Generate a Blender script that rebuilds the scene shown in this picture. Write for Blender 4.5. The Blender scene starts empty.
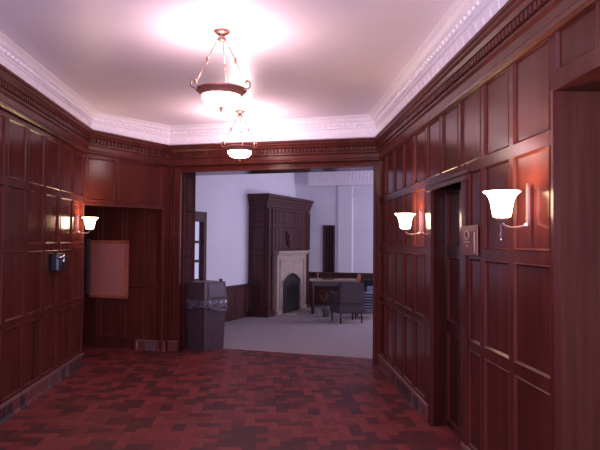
import bpy, bmesh, math, random
from mathutils import Vector, Matrix
C = bpy.context.scene.collection
S = bpy.context.scene
PI = math.pi
random.seed(7)

# ------------------------------------------------------------------ camera, world, big lights, exposure
cam = bpy.data.objects.new('camera', bpy.data.cameras.new('camera'))
C.objects.link(cam)
cam.data.sensor_width = 36.0
cam.data.lens = 583 / 600 * 36.0
cam.data.clip_start = 0.05
YAW, PITCH, ROLL = .0734, .028, .0071
fw = Vector((math.sin(YAW) * math.cos(PITCH), math.cos(YAW) * math.cos(PITCH), math.sin(PITCH)))
rt = Vector((math.cos(YAW), -math.sin(YAW), 0))
up = rt.cross(fw)
r2 = rt * math.cos(ROLL) + up * math.sin(ROLL)
u2 = -rt * math.sin(ROLL) + up * math.cos(ROLL)
m4 = Matrix((r2, u2, -fw)).transposed().to_4x4()
m4.translation = Vector((0, 0, 1.6))
cam.matrix_world = m4
S.camera = cam

S.view_settings.view_transform = 'Standard'
S.view_settings.look = 'None'
S.view_settings.gamma = 1
S.view_settings.exposure = 0.0
S.view_settings.use_curve_mapping = False
S.cycles.use_denoising = True
S.cycles.max_bounces = 10
S.cycles.sample_clamp_indirect = 6.0

world = bpy.data.worlds.new('world')
S.world = world
world.use_nodes = True
world.node_tree.nodes['Background'].inputs[0].default_value = (.62, .58, .95, 1)
world.node_tree.nodes['Background'].inputs[1].default_value = 1.0

def area(name, loc, target, sx, sy, power, col):
    l = bpy.data.lights.new(name, 'AREA')
    l.shape = 'RECTANGLE'; l.size = sx; l.size_y = sy; l.energy = power; l.color = col
    o = bpy.data.objects.new(name, l); C.objects.link(o)
    o.location = loc
    o.rotation_euler = (Vector(target) - Vector(loc)).to_track_quat('-Z', 'Y').to_euler()
    return o
area('daylight_entrance', (-.4, -.9, 2.0), (-.35, .9, 3.3), 3.0, 1.5, 240, (.74, .71, 1.0))
area('daylight_lounge_window', (5.6, 11.3, 2.0), (1.0, 12.6, 1.7), 2.6, 2.2, 135, (.84, .76, 1.0))
BULB = (1.0, .72, .76)
P_PEND, P_SCONCE = 22.0, 7.0
E_BOWL, E_SHADE = 26.0, 28.0

# ------------------------------------------------------------------ materials
def mat(name, c1, c2=None, scale=(6, 6, 6), rough=.5, coat=0, metal=0, bump=0, detail=4, emit=None, estr=0, spec=.5, coords='Object', lo=.35, hi=.65):
    m = bpy.data.materials.new(name); m.use_nodes = True
    nt = m.node_tree; b = nt.nodes['Principled BSDF']
    b.inputs['Roughness'].default_value = rough
    b.inputs['Metallic'].default_value = metal
    b.inputs['Coat Weight'].default_value = coat
    b.inputs['Coat Roughness'].default_value = .12
    b.inputs['Specular IOR Level'].default_value = spec
    c2 = c2 or tuple(v * .85 for v in c1)
    tc = nt.nodes.new('ShaderNodeTexCoord'); mp = nt.nodes.new('ShaderNodeMapping')
    mp.inputs['Scale'].default_value = scale
    nz = nt.nodes.new('ShaderNodeTexNoise'); nz.inputs['Scale'].default_value = 1
    nz.inputs['Detail'].default_value = detail
    cr = nt.nodes.new('ShaderNodeValToRGB')
    cr.color_ramp.elements[0].position = lo; cr.color_ramp.elements[1].position = hi
    cr.color_ramp.elements[0].color = (*c2, 1); cr.color_ramp.elements[1].color = (*c1, 1)
    L = nt.links.new
    L(tc.outputs[coords], mp.inputs[0]); L(mp.outputs[0], nz.inputs['Vector'])
    L(nz.outputs[0], cr.inputs[0]); L(cr.outputs[0], b.inputs['Base Color'])
    if bump:
        bp = nt.nodes.new('ShaderNodeBump'); bp.inputs['Strength'].default_value = bump
        bp.inputs['Distance'].default_value = .01
        L(nz.outputs[0], bp.inputs['Height']); L(bp.outputs[0], b.inputs['Normal'])
    if emit:
        b.inputs['Emission Color'].default_value = (*emit, 1)
        b.inputs['Emission Strength'].default_value = estr
    return m

WOOD = mat('mahogany', (.100, .0220, .0180), (.067, .0140, .0118), (9, 9, .7), .19, 0, spec=.11)
WOODM = mat('mahogany_moulding', (.105, .0225, .0178), (.068, .0140, .0118), (9, 9, .9), .34, 0, spec=.22)
WOODB = mat('brown_reveal_wood', (.100, .028, .018), (.065, .017, .012), (22, 22, 1.2), .5, 0, bump=.04, spec=.2)
WOODL = mat('dark_lounge_oak', (.088, .030, .030), (.045, .015, .016), (14, 14, .9), .5, 0, spec=.3)
REVEAL = mat('dark_reveal_wood', (.075, .027, .029), (.042, .015, .018), (12, 12, .8), .8, spec=.05)
DOORW = mat('dark_door_wood', (.07, .018, .018), (.035, .009, .011), (10, 10, .8), .25, .4)
PLASTER = mat('ceiling_paint', (.92, .82, .95), (.89, .79, .92), (1.5, 1.5, 1.5), .38, bump=.02, spec=.4)
CROWN = mat('crown_plaster', (.95, .89, .96), (.90, .83, .90), (28, 28, 28), .5, bump=.25)
WHITEW = mat('lounge_white_paint', (.74, .72, .80), (.70, .68, .77), (2, 2, 2), .6)
TILES = [mat('brick_tile_%s' % n, c, tuple(v * .8 for v in c), (20, 20, 20), .5, 0, bump=.05, spec=.25) for n, c in
         (('red', (.21, .039, .039)), ('brown', (.085, .022, .026)), ('rust', (.165, .030, .032)), ('plum', (.115, .025, .029)))]
GROUT = mat('grout', (.07, .03, .03), rough=.8)
BASET = [mat('base_tile_%s' % n, c, rough=.4) for n, c in
         (('red', (.15, .038, .034)), ('dark', (.035, .016, .021)), ('mauve', (.13, .075, .08)), ('cap', (.25, .15, .15)))]
BGROUT = mat('base_grout', (.30, .19, .19), rough=.8)
CARPET = mat('lounge_carpet', (.36, .30, .31), (.28, .225, .24), (60, 60, 60), .95, bump=.4, spec=.1)
BRONZE = mat('bronze', (.42, .18, .16), (.30, .12, .11), (20, 20, 20), .4, metal=.6)
DBRONZE = mat('pale_brass', (.30, .15, .12), (.20, .10, .08), (20, 20, 20), .4, metal=.6)
SILVER = mat('pinkish_silver', (.62, .45, .44), rough=.3, metal=.85)
BOWLG = mat('lit_bowl_glass', (.9, .85, .8), rough=.3, emit=(1, .76, .64), estr=E_BOWL)
SHADEG = mat('lit_shade_glass', (.9, .85, .8), rough=.3, emit=(1, .66, .42), estr=E_SHADE)
STONE = mat('limestone', (.38, .29, .25), (.31, .235, .205), (7, 7, 7), .8, bump=.1)
SOOT = mat('sooty_brick', (.035, .026, .032), (.02, .015, .02), (10, 10, 10), .9)
BLACKP = mat('dark_grey_plastic', (.075, .045, .06), (.06, .035, .048), (5, 5, 5), .38)
BAG = mat('bag_plastic', (.17, .14, .19), (.05, .04, .06), (16, 16, 30), .18, bump=.9, coat=.5)
FLAPM = mat('flap_plastic', (.11, .085, .12), rough=.4)
CORK = mat('cork', (.42, .135, .125), (.34, .11, .10), (40, 40, 40), .9, bump=.1)
FRAMEW = mat('board_frame_wood', (.42, .11, .065), (.30, .07, .045), (20, 20, 3), .35, .2)
STRIPB = mat('blue_grey_strip', (.075, .085, .13), rough=.35)
DARKGL = mat('dark_gloss', (.010, .010, .020), rough=.35)
CHROME = mat('chrome', (.75, .75, .85), rough=.12, metal=1)
COPPER = mat('copper_plate', (.20, .06, .052), (.16, .045, .04), (8, 8, 8), .4, metal=.2)
PALEM = mat('pale_marks', (.42, .24, .24), rough=.45)
DGLASS = mat('dark_window_glass', (.020, .016, .022), (.012, .01, .014), rough=.12)
GLASS = bpy.data.materials.new('clear_glass'); GLASS.use_nodes = True
_g = GLASS.node_tree.nodes['Principled BSDF']
_g.inputs['Transmission Weight'].default_value = 1; _g.inputs['Roughness'].default_value = .02; _g.inputs['IOR'].default_value = 1.1
TABLEW = mat('polished_table_top', (.33, .21, .16), (.26, .16, .12), (3, 20, 20), .16, .6)
CHAIRW = mat('warm_chair_wood', (.40, .13, .05), (.28, .08, .03), (20, 20, 3), .3, .3)
LEGW = mat('dark_leg_wood', (.03, .014, .014), rough=.4)
PILLOW = mat('pale_blue_cloth', (.30, .33, .50), rough=.9)
NAVY = mat('dark_navy_cloth', (.022, .020, .032), rough=.9)
POT = mat('grey_green_pot', (.13, .15, .14), rough=.5)
LEAF = mat('reddish_leaf', (.13, .035, .022), (.05, .03, .012), (25, 25, 25), .6)

def pattern(name, ca, cb, kind, scale):
    m = bpy.data.materials.new(name); m.use_nodes = True
    nt = m.node_tree; b = nt.nodes['Principled BSDF']; b.inputs['Roughness'].default_value = .9
    tc = nt.nodes.new('ShaderNodeTexCoord')
    if kind == 'check':
        t = nt.nodes.new('ShaderNodeTexChecker'); t.inputs['Scale'].default_value = scale
        t.inputs[1].default_value = (*ca, 1); t.inputs[2].default_value = (*cb, 1)
        mp = nt.nodes.new('ShaderNodeMapping'); mp.inputs['Location'].default_value = (.013, .013, .013)
        nt.links.new(tc.outputs['Object'], mp.inputs[0]); nt.links.new(mp.outputs[0], t.inputs[0])
        nt.links.new(t.outputs[0], b.inputs['Base Color'])
    else:
        t = nt.nodes.new('ShaderNodeTexWave'); t.bands_direction = 'Z'; t.inputs['Scale'].default_value = scale
        cr = nt.nodes.new('ShaderNodeValToRGB'); cr.color_ramp.interpolation = 'CONSTANT'
        cr.color_ramp.elements[0].color = (*ca, 1); cr.color_ramp.elements[1].color = (*cb, 1)
        cr.color_ramp.elements[1].position = .55
        nt.links.new(tc.outputs['Object'], t.inputs[0]); nt.links.new(t.outputs[0], cr.inputs[0])
        nt.links.new(cr.outputs[0], b.inputs['Base Color'])
    return m
CHECK = pattern('checked_upholstery', (.026, .016, .021), (.10, .066, .085), 'check', 36)
STRIPE = pattern('striped_upholstery', (.055, .05, .085), (.30, .28, .38), 'wave', 5.5)

# ------------------------------------------------------------------ mesh helpers
class Fr:
    """local frame: u along, n out of the surface, z up"""
    def __init__(s, o, u, n):
        s.o = Vector((o[0], o[1], 0)); s.u = Vector((u[0], u[1], 0)).normalized(); s.n = Vector((n[0], n[1], 0)).normalized()
    def p(s, u, n, z):
        return s.o + s.u * u + s.n * n + Vector((0, 0, z))
ID = Fr((0, 0), (1, 0), (0, 1))

class MB:
    def __init__(s, fr=ID):
        s.bm = bmesh.new(); s.f = fr
    def poly(s, pts, mi=0):
        vs = [s.bm.verts.new(s.f.p(*p)) for p in pts]
        f = s.bm.faces.new(vs); f.material_index = mi
        return f
    def box(s, u0, u1, n0, n1, z0, z1, mi=0, bev=0):
        vs = [s.bm.verts.new(s.f.p(u, n, z)) for z in (z0, z1) for n in (n0, n1) for u in (u0, u1)]
        fs = []
        for q in ((0, 1, 3, 2), (4, 6, 7, 5), (0, 4, 5, 1), (2, 3, 7, 6), (0, 2, 6, 4), (1, 5, 7, 3)):
            f = s.bm.faces.new([vs[i] for i in q]); f.material_index = mi; fs.append(f)
        if bev:
            es = list({e for f in fs for e in f.edges})
            bmesh.ops.bevel(s.bm, geom=es, offset=bev, segments=2, profile=.6, affect='EDGES')
        return s
    def prism(s, pts, n0, n1, mi=0):
        """outline pts (u,z) extruded in n"""
        a = [s.bm.verts.new(s.f.p(u, n0, z)) for u, z in pts]; b = [s.bm.verts.new(s.f.p(u, n1, z)) for u, z in pts]
        k = len(pts)
        s.bm.faces.new(a).material_index = mi; s.bm.faces.new(b[::-1]).material_index = mi
        for i in range(k):
            s.bm.faces.new((a[i], b[i], b[(i + 1) % k], a[(i + 1) % k])).material_index = mi
        return s
    def lathe(s, prof, c=(0, 0, 0), seg=28, mi=0, smooth=True):
        rings = []
        for r, z in prof:
            rings.append([s.bm.verts.new(s.f.p(c[0] + r * math.cos(2 * PI * i / seg), c[1] + r * math.sin(2 * PI * i / seg), c[2] + z)) for i in range(seg)] if r > 1e-6
                         else [s.bm.verts.new(s.f.p(c[0], c[1], c[2] + z))])
        for a, b in zip(rings, rings[1:]):
            for i in range(seg):
                j = (i + 1) % seg
                if len(a) == 1 and len(b) == 1: continue
                q = (a[0], b[i], b[j]) if len(a) == 1 else (a[i], b[0], a[j]) if len(b) == 1 else (a[i], b[i], b[j], a[j])
                f = s.bm.faces.new(q); f.smooth = smooth; f.material_index = mi
        return s
    def tube(s, pts, r, seg=8, mi=0, close=True):
        pts = [Vector(p) for p in pts]; rings = []
        for i, p in enumerate(pts):
            t = (pts[min(i + 1, len(pts) - 1)] - pts[max(i - 1, 0)]).normalized()
            a = t.orthogonal().normalized() if i == 0 else (ref - t * ref.dot(t)).normalized()
            ref = a; b = t.cross(a)
            rr = r[i] if isinstance(r, (list, tuple)) else r
            ring = []
            for k in range(seg):
                q = p + (a * math.cos(2 * PI * k / seg) + b * math.sin(2 * PI * k / seg)) * rr
                ring.append(s.bm.verts.new(s.f.p(*q)))
            rings.append(ring)
        for a, b in zip(rings, rings[1:]):
            for i in range(seg):
                f = s.bm.faces.new((a[i], a[(i + 1) % seg], b[(i + 1) % seg], b[i])); f.smooth = True; f.material_index = mi
        if close:
            s.bm.faces.new(rings[0]).material_index = mi; s.bm.faces.new(rings[-1][::-1]).material_index = mi
        return s
    def cell(s, u0, u1, z0, z1, m=.032, mh=None, t=.018, mi=0, mm=1):
        """one frame-and-panel cell: frame, moulded slope, sunk field"""
        mh = m if mh is None else mh
        def rect(a, b, n): return [(u0 + a, n, z0 + b), (u1 - a, n, z0 + b), (u1 - a, n, z1 - b), (u0 + a, n, z1 - b)]
        rs = [rect(0, 0, t), rect(m, mh, t), rect(m + .004, mh + .004, t + .004), rect(m + .016, mh + .016, .006)]
        for k in range(3):
            for i in range(4):
                j = (i + 1) % 4
                s.poly([rs[k][i], rs[k][j], rs[k + 1][j], rs[k + 1][i]], mi if k == 0 else mm)
        s.poly(rs[3], mi)
        return s
    def build(s, name, mats, parent=None, kind=None, recalc=True):
        bmesh.ops.remove_doubles(s.bm, verts=s.bm.verts, dist=1e-5)
        if recalc: bmesh.ops.recalc_face_normals(s.bm, faces=s.bm.faces)
        me = bpy.data.meshes.new(name); s.bm.to_mesh(me); s.bm.free()
        for m in (mats if isinstance(mats, (list, tuple)) else [mats]): me.materials.append(m)
        o = bpy.data.objects.new(name, me); C.objects.link(o)
        if parent: o.parent = parent
        if kind: o['kind'] = kind
        return o

def tag(o, label, cat, group=None):
    o['label'] = label; o['category'] = cat
    if group: o['group'] = group
    return o
def thing(name, label, cat, loc, rz=0, group=None):
    o = bpy.data.objects.new(name, None); C.objects.link(o)
    o.location = loc; o.rotation_euler = (0, 0, rz); o.empty_display_size = .1
    return tag(o, label, cat, group)
def copy_tree(o, parent=None):
    c = o.copy(); C.objects.link(c)
    if parent: c.parent = parent
    for ch in list(o.children): copy_tree(ch, c)
    return c
def lamp(name, parent, loc, power, r, col=BULB):
    l = bpy.data.lights.new(name, 'POINT'); l.energy = power; l.shadow_soft_size = r; l.color = col
    o = bpy.data.objects.new(name, l); C.objects.link(o); o.parent = parent; o.location = loc
    return o

# ------------------------------------------------------------------ layout of the place (metres)
YN = -.6                                    # near end of the hall, behind the camera
LX = -2.222
def rx(y): return 1.4805 + .0247 * (y - 3)
Lc = Vector((LX, 7.705)); Bl = Vector((-1.296, 8.639)); Br = Vector((rx(7.493), 7.493))
e = Vector((.929, -.369)); m = Vector((.369, .929))
HC = 3.24                                   # hall ceiling
FL = Fr((LX - .018, YN), (0, 1), (1, 0))           # left wall, u = Y - YN
FRt = Fr((rx(YN) + .018, YN), (.0247, 1), (-1, .0247))
FD = Fr(Lc + Vector((-.012, .012)), Bl - Lc, (.71, -.704))          # diagonal wall
dl = (Bl - Lc).length
FB = Fr(Bl + m * .018, e, -m)                          # back wall, n towards the hall
def Y(y): return y - YN

# floor -------------------------------------------------------------
b = MB()
k = .1
def on_carpet(x, y): return (Vector((x, y)) - Bl).dot(m) > .44
b.poly([(-2.9, YN, -.006), (1.9, YN, -.006), (1.9, 9.4, -.006), (-2.9, 9.4, -.006)], 4)
for i in range(-30, 20):
    for j in range(0, 95):
        c = (i - j) % 4
        if c == 0: w, h = 2, 1
        elif c == 3: w, h = 1, 2
        else: continue
        x0, y0 = i * k + .0015, j * k + .0015
        x1, y1 = (i + w) * k - .0015, (j + h) * k - .0015
        if on_carpet((x0 + x1) / 2, (y0 + y1) / 2): continue
        b.poly([(x0, y0, 0), (x1, y0, 0), (x1, y1, 0), (x0, y1, 0)], random.choice((0, 0, 0, 1, 1, 2, 2, 3)))
b.build('floor', TILES + [GROUT], kind='structure')

b = MB()
cf = Bl + m * .40
p = [cf - e * 3.2, cf + e * 8.5, cf + e * 8.5 + m * 9, cf - e * 3.2 + m * 9]
q = [(v.x, v.y) for v in p]
for z in (.004,):
    b.poly([(x, y, z) for x, y in q])
b.build('floor_lounge_carpet', CARPET, kind='structure')

# hall ceiling -------------------------------------------------------
b = MB()
pl = [(LX - .12, YN), (rx(YN) + .12, YN), (Br.x + .12, Br.y), (Br.x + .05, Br.y + .1), (Bl.x + .05, Bl.y + .1), (Bl.x - .1, Bl.y + .05), (LX - .12, Lc.y + .05)]
top = [b.bm.verts.new((x, y, HC + .1)) for x, y in pl]; bot = [b.bm.verts.new((x, y, HC)) for x, y in pl]
b.bm.faces.new(top); b.bm.faces.new(bot[::-1])
for i in range(len(pl)):
    b.bm.faces.new((bot[i], bot[(i + 1) % len(pl)], top[(i + 1) % len(pl)], top[i]))
b.build('ceiling', PLASTER, kind='structure')

# right wall ---------------------------------------------------------
def strip(b, us, rows, **kw):
    for u0, u1 in zip(us, us[1:]):
        for z0, z1 in rows:
            b.cell(u0, u1, z0, z1, **kw)
BZ = .14
ROWS = [(BZ, .876), (.876, 1.52), (1.52, 2.135), (2.135, 2.70)]
st = [2.81, 3.322, 3.79]
b = MB(FRt)
strip(b, [Y(v) for v in st], ROWS, mh=.036)
b_st2 = [5.10, 5.21, 5.68, 6.15, 6.63, 7.10, 7.50]
strip(b, [Y(v) for v in b_st2[1:]], ROWS, mh=.036)
b.cell(Y(3.79), Y(4.10), *ROWS[0]); b.cell(Y(3.79), Y(4.10), *ROWS[1]); b.cell(Y(3.79), Y(4.10), *ROWS[2])
for a, c in ((3.79, 4.27), (4.27, 4.74), (4.74, 5.21)): b.cell(Y(a), Y(c), *ROWS[3], mh=.036)
b.box(Y(4.10), Y(4.19), -.1, .030, 0, 2.07)                        # door casing, near jamb
b.box(Y(5.02), Y(5.12), -.1, .030, 0, 2.07); b.box(Y(5.12), Y(5.21), -.1, .022, 0, 2.1)
b.box(Y(4.08), Y(5.21), -.12, .024, 2.07, 2.135)
b.box(Y(4.06), Y(5.16), .02, .045, 2.05, 2.078, 1)                  # lintel moulding
b.box(Y(4.06), Y(5.16), .02, .036, 2.100, 2.122, 1)
for a, c in ((.9, 1.4), (1.4, 1.9), (1.9, 2.37), (2.37, 2.81)): b.cell(Y(a), Y(c), 2.42, 2.70)
b.box(Y(.9), Y(2.81), -.30, .024, 2.362, 2.42)                     # lintel of the near opening
for v0, v1 in ((2.81, 4.19), (5.02, 7.5)): b.box(Y(v0), Y(v1), -.16, 0.002, 0, 2.75)
b.box(Y(4.15), Y(5.05), -.16, .002, 2.07, 2.75); b.box(Y(.9), Y(2.86), -.16, .002, 2.42, 2.75)
b.box(Y(YN), Y(7.55), -.16, .004, 2.70, 3.3)
strip(b, [0, .5, 1.0, 1.5], ROWS); b.box(0, 1.5, -.16, .002, 0, 2.75)
b.box(Y(2.798), Y(2.822), -.012, .024, 0, 2.365, 1)                 # arris bead on the near opening
b.build('wall_right', [WOOD, WOODM], kind='structure')
b = MB(FRt)                                                         # deep reveal of the near opening, plain brown boards
b.box(Y(2.798), Y(2.812), -.27, -.012, 0, 2.362)
b.box(Y(2.70), Y(2.798), -.30, -.235, 0, 2.362)
b.box(Y(.87), Y(.9), -.30, 0, 0, 2.362)
b.build('trim_1', WOODB, kind='structure')
b = MB(FRt); b.box(Y(.9), Y(2.70), -.34, -.27, 0, 2.362)
for z0, z1 in ((.05, .9), (.9, 2.3)): b.f = Fr(FRt.p(0, -.272, 0), FRt.u, FRt.n); b.cell(Y(1.75), Y(2.68), z0, z1, m=.1)
b.build('door_3', [DOORW, DOORW], kind='structure')

b = MB(Fr(FRt.p(0, -.125, 0), FRt.u, FRt.n))                        # door leaf
a0, a1 = Y(4.18), Y(5.03)
mid = (a0 + a1) / 2
for z0, z1 in ((.02, .876), (.876, 1.52), (1.52, 2.07)):
    b.cell(a0, mid, z0, z1, m=.06, mh=.05); b.cell(mid, a1, z0, z1, m=.06, mh=.05)
b.box(a0, a1, -.035, .003, .02, 2.07)
b.build('door_1', [DOORW, WOODM], kind='structure')

# left wall ----------------------------------------------------------
b = MB(FL)
ls = [Lc.y - .475 * i for i in range(17)][::-1]
LROWS = [(BZ, .83), (.83, 1.52), (1.52, 2.12), (2.12, 2.72)]
strip(b, [Y(v) for v in ls], LROWS, mh=.036)
b.box(0, Y(Lc.y), -.12, .002, 0, 3.3)
b.build('wall_left', [WOOD, WOODM], kind='structure')

# diagonal wall over the alcove --------------------------------------
b = MB(FD)
strip(b, [0, .46, 1.22], [(2.07, 2.72)], mh=.05)
b.box(-.02, dl, -.12, .002, 2.06, 3.3)
b.box(-.01, dl, -.12, .03, 2.05, 2.075, 1)
b.box(1.22, dl, -.12, .012, 0, 2.72)
b.cell(1.215, dl - .005, BZ, 2.07, m=.02)
b.box(1.205, 1.225, -.13, .02, 0, 2.07, 1)
b.build('wall_diagonal', [WOOD, WOODM], kind='structure')

# alcove behind the diagonal wall -------------------------------------
FA = Fr((-1.33, 8.60), -e, -m)
b = MB(FA)
strip(b, [-.02, .30, .68, 1.10, 1.66], [(BZ, .95), (.95, 2.2)])
b.box(-.05, 1.68, -.1, .002, 0, 2.35)
b.build('wall_alcove_back', [WOOD, WOODM], kind='structure')
b = MB()
b.poly([(LX, 7.72, 0), (-2.85, 9.3, 0), (-2.85, 9.3, 2.3), (LX, 7.72, 2.3)])
b.poly([(LX - .05, 7.70, 0), (-2.95, 9.3, 0), (-2.95, 9.3, 2.3), (LX - .05, 7.70, 2.3)])
b.build('wall_alcove_left', WOOD, kind='structure')
b = MB()
b.poly([(LX, 7.75, 2.2), (-1.3, 8.66, 2.2), (-2.85, 9.35, 2.2)]); b.poly([(LX, 7.75, 2.25), (-1.3, 8.66, 2.25), (-2.85, 9.35, 2.25)])
b.build('ceiling_alcove', WOOD, kind='structure')

# back wall with the wide opening -------------------------------------
S0, S1, OZ, TH = .20, 3.03, 2.59, .42
EL = (Br - Bl).dot(e)
b = MB(FB)
b.box(-.02, S0, -TH, .002, 0, 3.45)
b.box(S1, EL + .12, -TH, .002, 0, 3.45)
b.box(S0, S1, -TH, .002, OZ, 3.45)
b.box(0.0, .05, 0, .02, BZ, 2.72); 
b.box(.05, .065, 0, .032, BZ, 2.66, 1)
b.box(.085, .10, 0, .034, 0, OZ + .10, 1)
b.box(.10, S0, 0, .026, 0, OZ + .02); b.box(S0 - .025, S0 + .004, 0, .036, 0, OZ, 1)
b.box(S1, EL + .02, 0, .026, 0, OZ + .02); b.box(S1 - .004, S1 + .02, 0, .036, 0, OZ, 1)
b.box(S0, S1, 0, .024, OZ, OZ + .05); b.box(S0, S1, 0, .036, OZ - .004, OZ + .02, 1)
b.box(.10, EL, 0, .034, OZ + .085, OZ + .10, 1)
b.build('wall_back', [WOOD, WOODM], kind='structure')
fr = Fr(FB.p(S0, 0, 0), m, e)
b = MB(fr)
for z0, z1 in ((.02, .70), (.70, 1.41), (1.41, 2.08), (2.08, OZ)): b.cell(.03, TH - .02, z0, z1, m=.04, t=.018)
fr2 = Fr(FB.p(S1, 0, 0), m, -e); b.f = fr2
for z0, z1 in ((.02, .70), (.70, 1.41), (1.41, 2.08), (2.08, OZ)): b.cell(.03, TH - .02, z0, z1, m=.04, t=.018)
b.build('trim_2', [REVEAL, REVEAL], kind='structure')

# cornices -------------------------------------------------------------
PATH = [(Vector((LX, YN)), 3.09), (Lc, 3.02), (Bl, 2.975), (Br + Vector((.02, .01)), 2.955), (Vector((rx(YN), YN)), 2.95)]
def miter():
    out = []
    for i, (p, z) in enumerate(PATH):
        ns = []
        if i > 0: d = (p - PATH[i - 1][0]).normalized(); ns.append(Vector((d.y, -d.x)))
        if i < len(PATH) - 1: d = (PATH[i + 1][0] - p).normalized(); ns.append(Vector((d.y, -d.x)))
        n = sum(ns, Vector((0, 0))).normalized(); n /= n.dot(ns[0])
        out.append((p, n, z))
    return out
MIT = miter()
def sweep(b, prof, zf, mi=0):
    prev = None
    for p, n, z in MIT:
        cur = [b.bm.verts.new((p.x + n.x * a, p.y + n.y * a, zf(c, z))) for a, c in prof]
        if prev:
            for i in range(len(prof) - 1):
                b.bm.faces.new((prev[i], prev[i + 1], cur[i + 1], cur[i])).material_index = mi
        prev = cur
def along(pitch, first=0):
    for (p, z), (p2, z2) in zip(PATH, PATH[1:]):
        d = p2 - p; L = d.length; d = d / L; n = Vector((d.y, -d.x)); k = int(L / pitch)
        for i in range(k):
            t = (i + .5) * L / k
            yield p + d * t, d, n, z + (z2 - z) * t / L
zc = lambda t, z: z + t * (HC - z)
b = MB()
sweep(b, [(.0, -.02), (.055, -.02), (.055, .04), (.07, .06), (.065, .10), (.070, .45), (.085, .50), (.085, .56), (.10, .60), (.10, .74), (.13, .78), (.15, .90), (.185, .97), (.185, 1.0)], zc)
for p, d, n, z in along(.085):                                        # egg row
    b.f = Fr(p, d, n); h = HC - z
    zz = z + .67 * h
    b.lathe([(0, -.018), (.015, -.010), (.018, .003), (.012, .014), (0, .018)], (0, .098, zz), 6)
for p, d, n, z in along(.13):                                         # leaf relief on the frieze
    b.f = Fr(p, d, n); h = HC - z
    b.prism([(-.045, z + .15 * h), (0, z + .10 * h), (.045, z + .15 * h), (.03, z + .32 * h), (0, z + .42 * h), (-.03, z + .32 * h)], .06, .072)
b.build('trim_3', CROWN, kind='structure')

b = MB()
zw = lambda c, z: z + c
sweep(b, [(0, .0), (.105, .0), (.105, -.022), (.094, -.034), (.094, -.05), (.078, -.062), (.066, -.09), (.052, -.10), (.046, -.105), (.046, -.155), (.058, -.165), (.058, -.182), (.040, -.20), (.034, -.25), (.044, -.262), (.040, -.285), (.020, -.30), (0, -.30)], zw)
for p, d, n, z in along(.052):
    b.f = Fr(p, d, n)
    b.box(-.014, .014, .044, .070, z - .150, z - .108)
b.build('trim_4', WOODM, kind='structure')

# tiled skirting -------------------------------------------------------
def base(name, fr, u0, u1, tile=.145, h=BZ, seq=(0, 1, 2, 0, 1)):
    b = MB(fr); k = max(1, round((u1 - u0) / tile)); w = (u1 - u0) / k
    b.prism([(u0, 0), (u1, 0), (u1, h + .004), (u0, h + .004)], -.03, .030, 4)
    for i in range(k):
        a, c = u0 + i * w + .007, u0 + (i + 1) * w - .007
        mi = seq[(i * 2 + (i // 3)) % 5]
        b.box(a, c, .02, .040, .004, h - .006, mi, .006)
        for q0, q1, z0 in ((.040, .050, .03),):                        # cove foot
            b.poly([(a, .052, .003), (c, .052, .003), (c, .040, .035), (a, .040, .035)], mi)
    b.box(u0, u1, -.02, .043, h - .010, h + .012, 3, .006)
    return b.build(name, BASET + [BGROUT], kind='structure')
base('baseboard_left', FL, Y(0), Y(Lc.y))
base('baseboard_right', FRt, Y(5.12), Y(7.49))
base('baseboard_right', FRt, Y(2.86), Y(4.18))
base('baseboard_back', Fr(FA.p(-.02, 0, 0), -e, -m), .0, .44, seq=(0, 0, 2, 0, 0))
base('baseboard_back', FB, 0, .19, seq=(0, 0, 2, 0, 0))
b = MB(FA)                                                             # rounded end of the tile run
b.lathe([(0, .145), (.04, .145), (.05, .13), (.052, .0)], (.44, 0, 0), 16)
b.build('baseboard_back', [BASET[0]], kind='structure')

# ------------------------------------------------------------------ lounge beyond the opening
d3 = Vector((.47, .883)).normalized(); n3 = Vector((d3.y, -d3.x))
A3 = Vector((-.614, 11.62))
FW = Fr(A3, d3, n3)                                                    # lounge left wall
b = MB(FW)
D0, D1, DZ = -1.75, -.76, 2.10
b.box(-2.1, D0, -.12, 0, 0, 3.5); b.box(D1, 3.5, -.12, 0, 0, 3.5); b.box(D0, D1, -.12, 0, DZ, 3.5)
b.build('wall_lounge_left', WHITEW, kind='structure')
b = MB(FW)                                                             # wainscot
WZ = .70
strip(b, [-.62, -.12, .40, .88], [(.12, WZ - .03)], m=.04)
b.box(-.72, .88, -.01, .012, 0, WZ - .02); b.box(-.72, .88, 0, .04, WZ - .03, WZ, 1); b.box(-.72, .88, 0, .03, 0, .12)
strip(b, [3.23, 3.5], [(.12, WZ - .03)], m=.04)
b.build('trim_5', [WOODL, WOODL], kind='structure')
# glazed door in the lounge wall
b = MB(FW)
b.box(D1 - .07, D1 + .02, -.08, .03, 0, DZ + .03); b.box(D0 - .02, D0 + .07, -.08, .03, 0, DZ + .03)
b.box(D0, D1, -.10, .03, DZ - .15, DZ + .03)
for z in (.0, .50, .85, 1.20, 1.55): b.box(D0 + .05, D1 - .05, -.06, -.02, z, z + (.2 if z == 0 else .05))
b.box((D0 + D1) / 2 - .02, (D0 + D1) / 2 + .02, -.07, 0, 0, DZ)
dr = b.build('door_2', WOODL, kind='structure')
b = MB(FW); b.box(D0 + .06, D1 - .06, -.045, -.038, .15, DZ - .12)
b.build('pane', GLASS, dr)

G3 = A3 + d3 * 3.32
FF = Fr(G3, e, -m)                                                     # far wall
b = MB(FF)
W0, W1, WB, WT = .74, 1.02, .80, 1.98
b.box(-.3, W0, -.15, 0, 0, 3.5); b.box(W1, 6, -.15, 0, 0, 3.5); b.box(W0, W1, -.15, 0, 0, WB); b.box(W0, W1, -.15, 0, WT, 3.5)
b.box(1.11, 1.46, 0, .03, .85, 2.96)                                   # shallow pilaster

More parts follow.
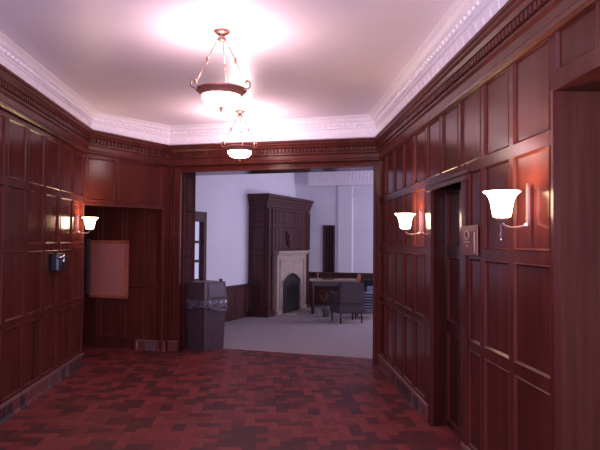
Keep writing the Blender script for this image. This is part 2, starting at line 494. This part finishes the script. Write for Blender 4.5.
b.box(1.50, 6, 0, .03, 2.70, 2.74); b.box(1.46, 6, 0, .012, 2.74, 2.96)
b.build('wall_lounge_far', WHITEW, kind='structure')
b = MB(FF)
b.prism([(.36, 2.97), (6, 2.97), (6, 3.0), (.36, 3.0)], 0, .16)
b.prism([(.36, 3.0), (6, 3.0), (6, 3.36), (.36, 3.36)], 0, .13)
for i in range(60):
    u = .42 + i * .09
    b.prism([(u, 3.06), (u + .06, 3.06), (u + .07, 3.2), (u + .03, 3.27), (u - .01, 3.2)], .13, .145)
b.prism([(.34, 3.36), (6, 3.36), (6, 3.5), (.34, 3.5)], 0, .2)
b.build('trim_6', CROWN, kind='structure')
b = MB(FF)
strip(b, [0.0, .45, .9, 1.35, 1.8, 2.3, 2.8, 3.3], [(.14, .80)], m=.05)
b.box(0, 6, -.01, .012, 0, .82); b.box(0, 6, 0, .05, .81, .85, 1); b.box(0, 6, 0, .03, 0, .14)
b.build('trim_7', [WOODL, WOODL], kind='structure')
b = MB(FF)
b.box(W0 - .01, W0 + .035, -.1, .03, WB, WT + .02); b.box(W1 - .035, W1 + .01, -.1, .03, WB, WT + .02)
b.box(W0, W1, -.1, .03, WT - .04, WT + .02); b.box(W0, W1, -.1, .03, WB, WB + .05)
for i in range(1, 3): u = W0 + .035 + i * (W1 - W0 - .07) / 3; b.box(u - .008, u + .008, -.07, 0, WB, WT)
for i in range(1, 8): z = WB + i * (WT - WB) / 8; b.box(W0, W1, -.07, -.005, z - .008, z + .008)
wn = b.build('window_1', WOODL, kind='structure')
b = MB(FF); b.box(W0 + .02, W1 - .02, -.06, -.05, WB + .02, WT - .02); b.build('pane', DGLASS, wn)

b = MB()
cc = Bl + m * (TH + .0)
pts = [cc - e * 3.3, cc + e * 8.5, cc + e * 8.5 + m * 7.5, cc - e * 3.3 + m * 7.5]
for z in (3.48, 3.56): b.poly([(p.x, p.y, z) for p in pts])
b.build('ceiling_lounge', WHITEW, kind='structure')
b = MB(Fr(cc + e * 6.2, m, -e))
b.box(-.2, 7.5, -.1, 0, 0, .9); b.box(-.2, 7.5, -.1, 0, 2.9, 3.5)
for v0, v1 in ((-.2, .6), (2.0, 2.3), (3.7, 4.0), (5.4, 7.5)): b.box(v0, v1, -.1, 0, .9, 2.9)
b.build('wall_lounge_right', WHITEW, kind='structure')
b = MB(FB); b.box(EL + .12, 6.6, -TH, -TH + .1, 0, 3.5); b.box(-2.6, -.02, -TH, -TH + .04, 2.3, 3.5)
b.build('wall_lounge_near', WHITEW, kind='structure')

# ------------------------------------------------------------------ fireplace
F0 = FW.p(.93, .42, 0)
rzF = math.atan2(d3.y, d3.x)
fp = thing('fireplace', 'tall dark panelled oak chimneypiece with pale stone surround in the far lounge', 'fireplace', F0, rzF)
# local: x along front, -y towards the room
FP = Fr((0, 0), (1, 0), (0, -1))
CL, DEP = 2.28, .42
A0, A1, SPR, PK = .56, 1.58, .72, .90                                   # firebox arch
b = MB(FP)
b.box(0, CL, -DEP, -.30, 0, 2.45); b.box(0, .34, -.30, 0, 0, 1.36); b.box(1.90, CL, -.30, 0, 0, 1.36); b.box(0, CL, -.30, 0, 1.36, 2.45)
ob = b.build('breast', WOODL, fp)
b = MB(FP)
PU = [.03, .24, .44, .64, .84, 1.44, 1.64, 1.84, 2.04, 2.26]
for u0, u1 in zip(PU, PU[1:]):
    b.cell(u0, u1, 1.95, 2.30, m=.03, t=.02)
    b.cell(u0, u1, 1.40, 1.95, m=.03, t=.02)
b.cell(.03, .32, .10, 1.36, m=.05, t=.02); b.cell(1.92, 2.25, .10, 1.36, m=.04, t=.02)
b.box(.0, .34, 0, .05, 0, .12); b.box(1.90, CL, 0, .05, 0, .12)
for u in (.04, .22): b.box(u, u + .03, .0, .04, .12, 2.3)
for u in (2.06, 2.23): b.box(u, u + .03, .0, .04, 1.4, 2.3)
fs = Fr((0, 0), (0, 1), (-1, 0)); b.f = fs
for z0, z1 in ((.10, .70), (.70, 1.36), (1.36, 1.95), (1.95, 2.32)): b.cell(.03, DEP - .02, z0, z1, m=.05, t=.02)
b.build('panelling', [WOODL, WOODL], fp)
b = MB(FP)
for u0, n1, z0, z1 in ((-.02, .03, 2.33, 2.40), (-.035, .05, 2.40, 2.46), (-.055, .075, 2.46, 2.53), (-.075, .10, 2.53, 2.60)):
    b.box(u0, CL - u0, -DEP, n1, z0, z1, 0, .008)
b.build('cornice', WOODL, fp)
arch = [(A0, 0), (A0, SPR)]
for i in range(1, 10):
    t = i / 10
    arch.append((A0 + (A1 - A0) * t, SPR + (PK - SPR) * (1 - abs(2 * t - 1) ** 1.9) * (.92 + .08 * (1 - abs(2 * t - 1)))))
arch += [(A1, SPR), (A1, 0)]
O0, O1, OT = .34, 1.90, 1.33
b = MB(FP)
for n0, n1 in ((-.30, .095),):
    b.box(O0, A0, n0, n1, 0, OT); b.box(A1, O1, n0, n1, 0, OT)
    for (ua, za), (ub, zb) in zip(arch[1:-1], arch[2:-1]):
        b.prism([(ua, za), (ub, zb), (ub, OT), (ua, OT)], n0, n1)
for (ua, za), (ub, zb) in zip(arch, arch[1:]):                         # moulded arch edge
    b.tube([(ua, .10, za), (ub, .10, zb)], .022, 6)
b.box(O0 + .12, O0 + .15, .10, .115, .1, 1.2); b.box(O1 - .15, O1 - .12, .10, .115, .1, 1.2); b.box(O0 + .12, O1 - .12, .10, .115, 1.17, 1.2)
b.box(O0 - .01, A0 - .02, -.1, .125, 0, .10, 0, .008); b.box(A1 + .02, O1 + .01, -.1, .125, 0, .10, 0, .008)
b.build('stone_surround', STONE, fp)['label'] = 'pale limestone surround with pointed arch'
b = MB(FP)
b.box(O0 - .05, O1 + .04, -.02, .17, 1.33, 1.385, 0, .01); b.box(O0 - .02, O1 + .01, -.02, .13, 1.29, 1.335, 0, .01)
b.build('mantel_shelf', STONE, fp)['label'] = 'pale stone mantel shelf'
b = MB(FP)
b.box(A0 - .04, A1 + .04, -.10, .065, 0, .95)
b.build('firebox', SOOT, fp)['label'] = 'black sooty firebox'
b = MB(FP)
sh = [(-.15, .16), (.15, .16), (.15, -.02), (.10, -.14), (0, -.2), (-.10, -.14), (-.15, -.02)]
b.prism([(1.10 + u, 1.66 + z) for u, z in sh], .0, .045)
b.prism([(1.10 + u * .7, 1.66 + z * .7) for u, z in sh], .045, .07)
b.build('carved_shield', WOODL, fp)['label'] = 'carved wooden shield on the overmantel'
b = MB(FP); b.box(.4, 2.0, .10, .34, 0, .02, 0, .006)
b.build('hearth', STONE, fp)['label'] = 'low stone hearth slab'

# ------------------------------------------------------------------ pendant lights
def make_pendant(label, loc, power):
    t = thing('pendant_light', label, 'ceiling light', loc, 0, 'bowl pendant lights in the hall')   # origin on the ceiling
    D = -.465
    b = MB(); b.lathe([(0, 0), (.062, 0), (.066, -.008), (.052, -.022), (.030, -.032), (.026, -.05), (.034, -.062), (.026, -.08), (0, -.088)])
    b.build('canopy', DBRONZE, t)
    for a in (PI * 80 / 180, PI * 203 / 180, PI * 337 / 180):
        ca, sa = math.cos(a), math.sin(a)
        b = MB(); p0 = Vector((.03 * ca, .03 * sa, -.06)); p1 = Vector((.205 * ca, .205 * sa, D + .035))
        b.tube([p0, p0.lerp(p1, .47)], .0042, 6); b.tube([p0.lerp(p1, .53), p1], .0042, 6)
        md = p0.lerp(p1, .5)
        b.lathe([(0, -.03), (.008, -.02), (.010, 0), (.008, .02), (0, .03)], md, 8)
        b.build('hanging_rod', DBRONZE, t)
        b = MB()                                                        # scroll bracket on the rim
        pts = [Vector((.185 * ca, .185 * sa, D - .005))]
        for i in range(10):
            q = -PI / 2 + i * PI * 1.45 / 9
            rr = .222 + .022 * math.cos(q); pts.append(Vector((rr * ca, rr * sa, D + .022 + .03 * math.sin(q))))
        b.tube(pts, .007, 6); b.lathe([(0, -.016), (.014, 0), (0, .016)], (.212 * ca, .212 * sa, D + .05), 8)
        b.build('scroll_bracket', DBRONZE, t)
    b = MB(); b.lathe([(.165, D + .004), (.196, D + .008), (.200, D - .004), (.188, D - .014), (.172, D - .030), (.158, D - .046), (.150, D - .050), (.146, D - .040), (.160, D - .015), (.165, D + .004)], (0, 0, 0), 40)
    b.build('rim', BRONZE, t)['label'] = 'dark bronze rim'
    b = MB(); b.lathe([(.150, D - .040), (.149, D - .060), (.140, D - .085), (.118, D - .108), (.08, D - .124), (.035, D - .131), (0, D - .132)], (0, 0, 0), 40)
    b.build('glass_bowl', BOWLG, t)['label'] = 'glowing white glass bowl'
    b = MB(); b.lathe([(0, D - .128), (.022, D - .131), (.020, D - .140), (.011, D - .146), (.013, D - .158), (.008, D - .170), (0, D - .173)], (0, 0, 0), 16)
    b.build('finial', DBRONZE, t)
    lamp('pendant_bulb', t, (0, 0, D + .03), power, .07)
    return t
make_pendant('large glowing bowl pendant hanging nearest, in the upper middle', (-.288, 4.549, HC), P_PEND)
make_pendant('smaller-looking glowing bowl pendant hanging nearer the wide doorway', (-.229, 7.357, HC), P_PEND * 1.3)

# ------------------------------------------------------------------ wall sconces
def make_sconce(label, loc, rz, chain):
    t = thing('wall_sconce', label, 'wall lamp', loc, rz, 'bell glass wall sconces')   # local +y out of the wall
    b = MB(); b.prism([(-.010, -.115), (.010, -.115), (.015, -.07), (.010, -.03), (.010, .10), (.0, .125), (-.010, .10), (-.010, -.03), (-.015, -.07)], 0, .012)
    b.lathe([(0, -.016), (.014, -.01), (.017, 0), (.014, .01), (0, .016)], (0, .012, -.105), 12)
    b.build('backplate', SILVER, t)
    b = MB(); pts = []
    for i in range(9):
        q = i / 8
        pts.append((0, .012 + .138 * math.sin(q * PI / 2), -.105 - .018 * math.sin(q * PI) + .025 * q * q))
    b.tube(pts, .0075, 8); b.lathe([(0, -.095), (.016, -.09), (.03, -.075), (.034, -.058), (.0, -.055)], (0, .15, 0), 16)
    b.build('arm', SILVER, t)
    b = MB(); b.lathe([(.0, -.062), (.040, -.062), (.047, -.055), (.053, -.02), (.060, .02), (.070, .048), (.084, .066), (.098, .076), (.096, .079), (.080, .071), (.066, .052), (.056, .02), (.049, -.02), (.040, -.05), (0, -.052)], (0, .15, 0), 32)
    b.build('glass_shade', SHADEG, t)['label'] = 'glowing white bell-shaped glass shade'
    if chain:
        b = MB()
        for i in range(9): b.lathe([(0, -.004), (.004, 0), (0, .004)], (.012, .15, -.098 - i * .0085), 6)
        b.lathe([(0, -.012), (.006, -.006), (.005, .006), (0, .01)], (.012, .15, -.182), 8)
        b.build('pull_chain', CHROME, t)
    lamp('sconce_bulb', t, (0, .15, .045), P_SCONCE, .03, (1, .68, .32))
    return t
RZ = math.atan2(FRt.n.y, FRt.n.x) - PI / 2
make_sconce('near right wall sconce with lit bell glass and pull chain', FRt.p(Y(3.07), .026, 1.80), RZ, True)
make_sconce('lit bell glass sconce on right wall between doorway and dark door', FRt.p(Y(5.445), .006, 1.79), RZ, False)
make_sconce('lit bell glass sconce alone on the left wall', FL.p(Y(7.455), .006, 1.80), -PI / 2, False)

# ------------------------------------------------------------------ small wall things
t = thing('wall_box', 'small dark glossy wall box with chrome glints below left sconce', 'wall box', FL.p(Y(6.65), .005, 1.36), -PI / 2)
b = MB(); b.box(-.13, .15, 0, .09, -.11, .09, 0, .02); b.build('body', DARKGL, t)
b = MB(); b.tube([(-.13, .10, .05), (-.05, .105, .062), (.06, .105, .055), (.17, .09, .04)], [.010, .006, .006, .012], 10)  # highlights on the box, modelled as chrome bars and dots
b.build('glint_bar', CHROME, t)
b = MB(); b.tube([(.0, .10, .09), (.0, .098, -.09)], .007, 8); b.build('glint_line', CHROME, t)
for x, z in ((-.19, .04), (-.17, .045)):
    b = MB(); b.lathe([(0, -.016), (.014, -.008), (.016, .004), (0, .014)], (x, .05, z), 10); b.tube([(x, .05, z), (-.10, .05, .045)], .006, 6); b.build('glint_dot', CHROME, t)

t = thing('wall_plate', 'square copper-coloured plate with pale raised marks beside the dark door', 'wall plate', FRt.p(Y(4.0), .024, 1.615), RZ)
b = MB(); b.box(-.15, .15, 0, .012, -.105, .105, 0, .005); b.build('plate', COPPER, t)
pts = [(.05 + .045 * math.cos(q * PI / 8), .012, .035 + .03 * math.sin(q * PI / 8)) for q in range(17)]
b = MB(); b.tube(pts, .006, 6, close=False); b.build('raised_ring', PALEM, t)
b = MB(); b.tube([(.09, .012, -.012), (.0, .012, -.012)], .006, 6); b.build('raised_bar', PALEM, t)
b = MB(); b.tube([(-.11, .012, .06), (-.11, .012, -.09)], .009, 6); b.build('raised_edge', PALEM, t)
b = MB(); b.lathe([(0, -.008), (.012, 0), (0, .008)], (.04, .012, -.04), 8); b.build('screw', PALEM, t)

# notice board and the strip beside it, on the alcove's back wall
t = thing('notice_board', 'framed cork notice board hanging in the dark left alcove', 'notice board', FA.p(.917, .028, 1.165), math.atan2(e.y, e.x))
NB = Fr((0, 0), (1, 0), (0, -1))
W, H = .335, .43
b = MB(NB); b.box(-W + .02, W - .02, 0, .018, -H + .02, H - .02); b.build('cork_panel', CORK, t)
b = MB(NB)
for q in ((-W, W, -H, -H + .045), (-W, W, H - .045, H), (-W, -W + .045, -H, H), (W - .045, W, -H, H)): b.box(q[0], q[1], 0, .032, q[2], q[3], 0, .005)
b.build('frame', FRAMEW, t)
b = MB(FA); b.box(1.262, 1.325, .026, .045, .78, 1.61, 0, .004)
tag(b.build('hanging_strip', STRIPB), 'narrow blue-grey vertical strip just left of cork notice board', 'strip')

# ------------------------------------------------------------------ trash can
rzT = math.atan2(.66, .75) - 0
TC = Vector((-.735, 8.49)); ux = Vector((.68, .733)); uy = Vector((-.733, .68))
cen = TC + (ux + uy) * .215
t = thing('trash_can', 'dark grey square trash can with hooded lid and overhanging bag', 'trash can', (cen.x, cen.y, 0.004), math.atan2(ux.y, ux.x))
def frustum(b, r0, r1, z0, z1, mi=0, cap=True, bev=.012):
    def ring(r, z):
        c = bev; P = [(-r + c, -r), (r - c, -r), (r, -r + c), (r, r - c), (r - c, r), (-r + c, r), (-r, r - c), (-r, -r + c)]
        return [b.bm.verts.new((x, y, z)) for x, y in P]
    a, c = ring(r0, z0), ring(r1, z1)
    for i in range(8): b.bm.faces.new((a[i], a[(i + 1) % 8], c[(i + 1) % 8], c[i])).material_index = mi
    if cap: b.bm.faces.new(a[::-1]); b.bm.faces.new(c)
b = MB(); frustum(b, .190, .212, 0, .70); b.build('bin_body', BLACKP, t)
b = MB(); N = 64
rings = []
for kz, (z, off) in enumerate(((.74, .216), (.73, .236), (.67, .238), (.59, .232))):
    ring = []
    for i in range(N):
        a = 2 * PI * i / N; ca, sa = math.cos(a), math.sin(a)
        r = off / max(abs(ca), abs(sa)) * .985
        r = min(r, off * 1.32)
        r += (.006 if kz else 0) * math.sin(i * 2.7) + random.uniform(-.003, .003) * (1 if kz else 0)
        zz = z + (0.035 * math.sin(2 * a + .6) + random.uniform(-.008, .008) if kz == 3 else 0)
        ring.append(b.bm.verts.new((r * ca, r * sa, zz)))
    rings.append(ring)
for r0, r1 in zip(rings, rings[1:]):
    for i in range(N): b.bm.faces.new((r0[i], r0[(i + 1) % N], r1[(i + 1) % N], r1[i])).smooth = True
b.build('bag', BAG, t)['label'] = 'shiny crinkled bag edge folded over the rim'
b = MB(); frustum(b, .228, .228, .725, .760); frustum(b, .222, .204, .760, .990); b.build('hood', BLACKP, t)
b = MB()
for (x0, x1) in ((-.15, .15),):
    b.poly([(x0, -.2275, .775), (x1, -.2275, .775), (x1 - .01, -.211, .965), (x0 + .01, -.211, .965)])
    b.poly([(x0, -.2175, .775), (x1, -.2175, .775), (x1 - .01, -.201, .965), (x0 + .01, -.201, .965)])
b.build('flap', FLAPM, t)['label'] = 'slightly paler swing flap'
b = MB(); b.box(.13, .17, -.17, -.13, .988, 1.03, 0, .006); b.build('latch', BLACKP, t)

# ------------------------------------------------------------------ lounge furniture
def legs(t, xs, ys, h, r, mt, name='leg'):
    for x in xs:
        for y in ys:
            b = MB(); b.tube([(x, y, 0), (x, y, h)], [r * .7, r], 8); b.build(name, mt, t)

# dark checked armchair, seen from behind, local +y = forward (away from camera)
t = thing('armchair', 'dark checked armchair with its back to the hall', 'armchair', (1.80, 11.55, .004), math.radians(12))
legs(t, (-.22, .22), (-.24, .26), .22, .022, LEGW)
b = MB(); b.box(-.27, .27, -.27, .30, .20, .44, 0, .03); b.build('seat', CHECK, t)
b = MB(); b.prism([(-.25, .40), (.25, .40), (.25, .72), (.21, .79), (.10, .815), (-.10, .815), (-.21, .79), (-.25, .72)], -.30, -.18); b.build('backrest', CHECK, t)
for s in (-1, 1):
    b = MB(); b.box(s * .25 - .035, s * .25 + .035, -.22, .28, .40, .60, 0, .02); b.build('armrest', CHECK, t)

t = thing('striped_chair', 'blue and white striped low chair right of the checked armchair', 'armchair', (2.30, 12.15, .004), math.radians(-15))
legs(t, (-.2, .2), (-.2, .2), .18, .02, LEGW)
b = MB(); b.box(-.24, .24, -.24, .26, .17, .40, 0, .03); b.build('seat', STRIPE, t)
b = MB(); b.box(-.22, .22, -.27, -.16, .38, .56, 0, .03); b.build('backrest', STRIPE, t)

t = thing('dark_chair', 'dark navy chair against the far wall beyond the striped chair', 'armchair', (2.58, 12.95, .004), math.radians(-30))
legs(t, (-.22, .22), (-.2, .2), .18, .02, LEGW)
b = MB(); b.box(-.26, .26, -.25, .25, .17, .40, 0, .03); b.build('seat', NAVY, t)
b = MB(); b.box(-.24, .24, .14, .26, .38, .74, 0, .04); b.build('backrest', NAVY, t)
b = MB(); b.box(-.11, .11, -.05, .05, .0, .19, 0, .04)
o = b.build('cushion', PILLOW); o.location = (2.56, 12.97, .415); o.rotation_euler = (-.2, 0, -.5)
tag(o, 'pale blue cushion propped on the dark navy chair', 'cushion')

tl = 1.05
t = thing('long_table', 'long dark table with a pale polished top before the far wall', 'table', (1.70, 13.0, .004), math.radians(-5))
b = MB(); b.box(-tl / 2, tl / 2, -.30, .30, .72, .76, 0, .008); b.build('table_top', TABLEW, t)['label'] = 'pale glossy table top'
b = MB(); b.box(-tl / 2 + .06, tl / 2 - .06, -.29, -.26, .62, .72); b.box(-tl / 2 + .06, tl / 2 - .06, .26, .29, .62, .72)
b.box(-tl / 2 + .06, -tl / 2 + .09, -.26, .26, .62, .72); b.box(tl / 2 - .09, tl / 2 - .06, -.26, .26, .62, .72); b.build('apron', LEGW, t)
for x in (-tl / 2 + .08, tl / 2 - .08):
    for y in (-.26, .26):
        b = MB(); b.lathe([(0, 0), (.035, .01), (.028, .06), (.04, .12), (.026, .3), (.042, .45), (.03, .58), (.035, .64), (0, .65)], (x, y, 0), 12); b.build('leg', LEGW, t)
b = MB(); b.box(-tl / 2 + .08, tl / 2 - .08, -.03, .03, .12, .17); b.box(-tl / 2 + .06, -tl / 2 + .1, -.26, .26, .12, .17); b.box(tl / 2 - .1, tl / 2 - .06, -.26, .26, .12, .17)
b.build('stretcher', LEGW, t)

def wood_chair(label, loc, rz):
    t = thing('side_chair', label, 'chair', loc, rz)
    for s in (-1, 1):
        b = MB(); b.tube([(s * .19, -.19, 0), (s * .19, -.18, .45), (s * .17, -.23, .88)], [.014, .018, .014], 8); b.build('leg', CHAIRW, t)
        b = MB(); b.tube([(s * .19, .19, 0), (s * .19, .19, .43)], [.013, .018], 8); b.build('leg', CHAIRW, t)
    b = MB(); b.box(-.21, .21, -.20, .21, .43, .46, 0, .01); b.build('seat', CHAIRW, t)
    b = MB(); b.prism([(-.18, .79), (.18, .79), (.18, .86), (.08, .90), (-.08, .90), (-.18, .86)], -.245, -.22)
    b.box(-.18, .18, -.225, -.205, .60, .65); b.build('back_rail', CHAIRW, t)
    return t
wood_chair('warm orange wooden chair behind the right end of the long table', (2.20, 13.66, .004), math.radians(70)).scale = (.93, .93, .93)

t = thing('potted_plant', 'small potted plant with reddish leaves on floor by the long table', 'plant', (1.47, 12.36, .004))
b = MB(); b.lathe([(0, 0), (.06, 0), (.085, .20), (.09, .22), (.078, .22), (.07, .19), (0, .19)], seg=18); b.build('pot', POT, t)
b = MB()
for i in range(46):
    a = random.uniform(0, 2 * PI); r = random.uniform(.03, .15); z = random.uniform(.30, .58)
    p0 = Vector((r * math.cos(a), r * math.sin(a), z)); d = Vector((math.cos(a), math.sin(a), random.uniform(-.3, .8))).normalized() * random.uniform(.05, .085)
    s = d.cross(Vector((0, 0, 1))).normalized() * .022
    vs = [b.bm.verts.new(v) for v in (p0, p0 + d * .5 + s + Vector((0, 0, .006)), p0 + d, p0 + d * .5 - s + Vector((0, 0, .006)))]
    b.bm.faces.new(vs)
    if i % 4 == 0: b.tube([(0, 0, .18), tuple(p0 * .5 + Vector((0, 0, .09))), tuple(p0)], .004, 5)
b.build('foliage', LEAF, t)

b = MB(); b.lathe([(0, 0), (.035, 0), (.03, .012), (.01, .025), (.008, .09), (.02, .105), (.022, .125), (0, .13)], seg=14)
o = b.build('candlestick', BRONZE); o.location = (1.36, 13.02, .764)
tag(o, 'tiny dark candlestick ornament on left end of the long table', 'ornament')
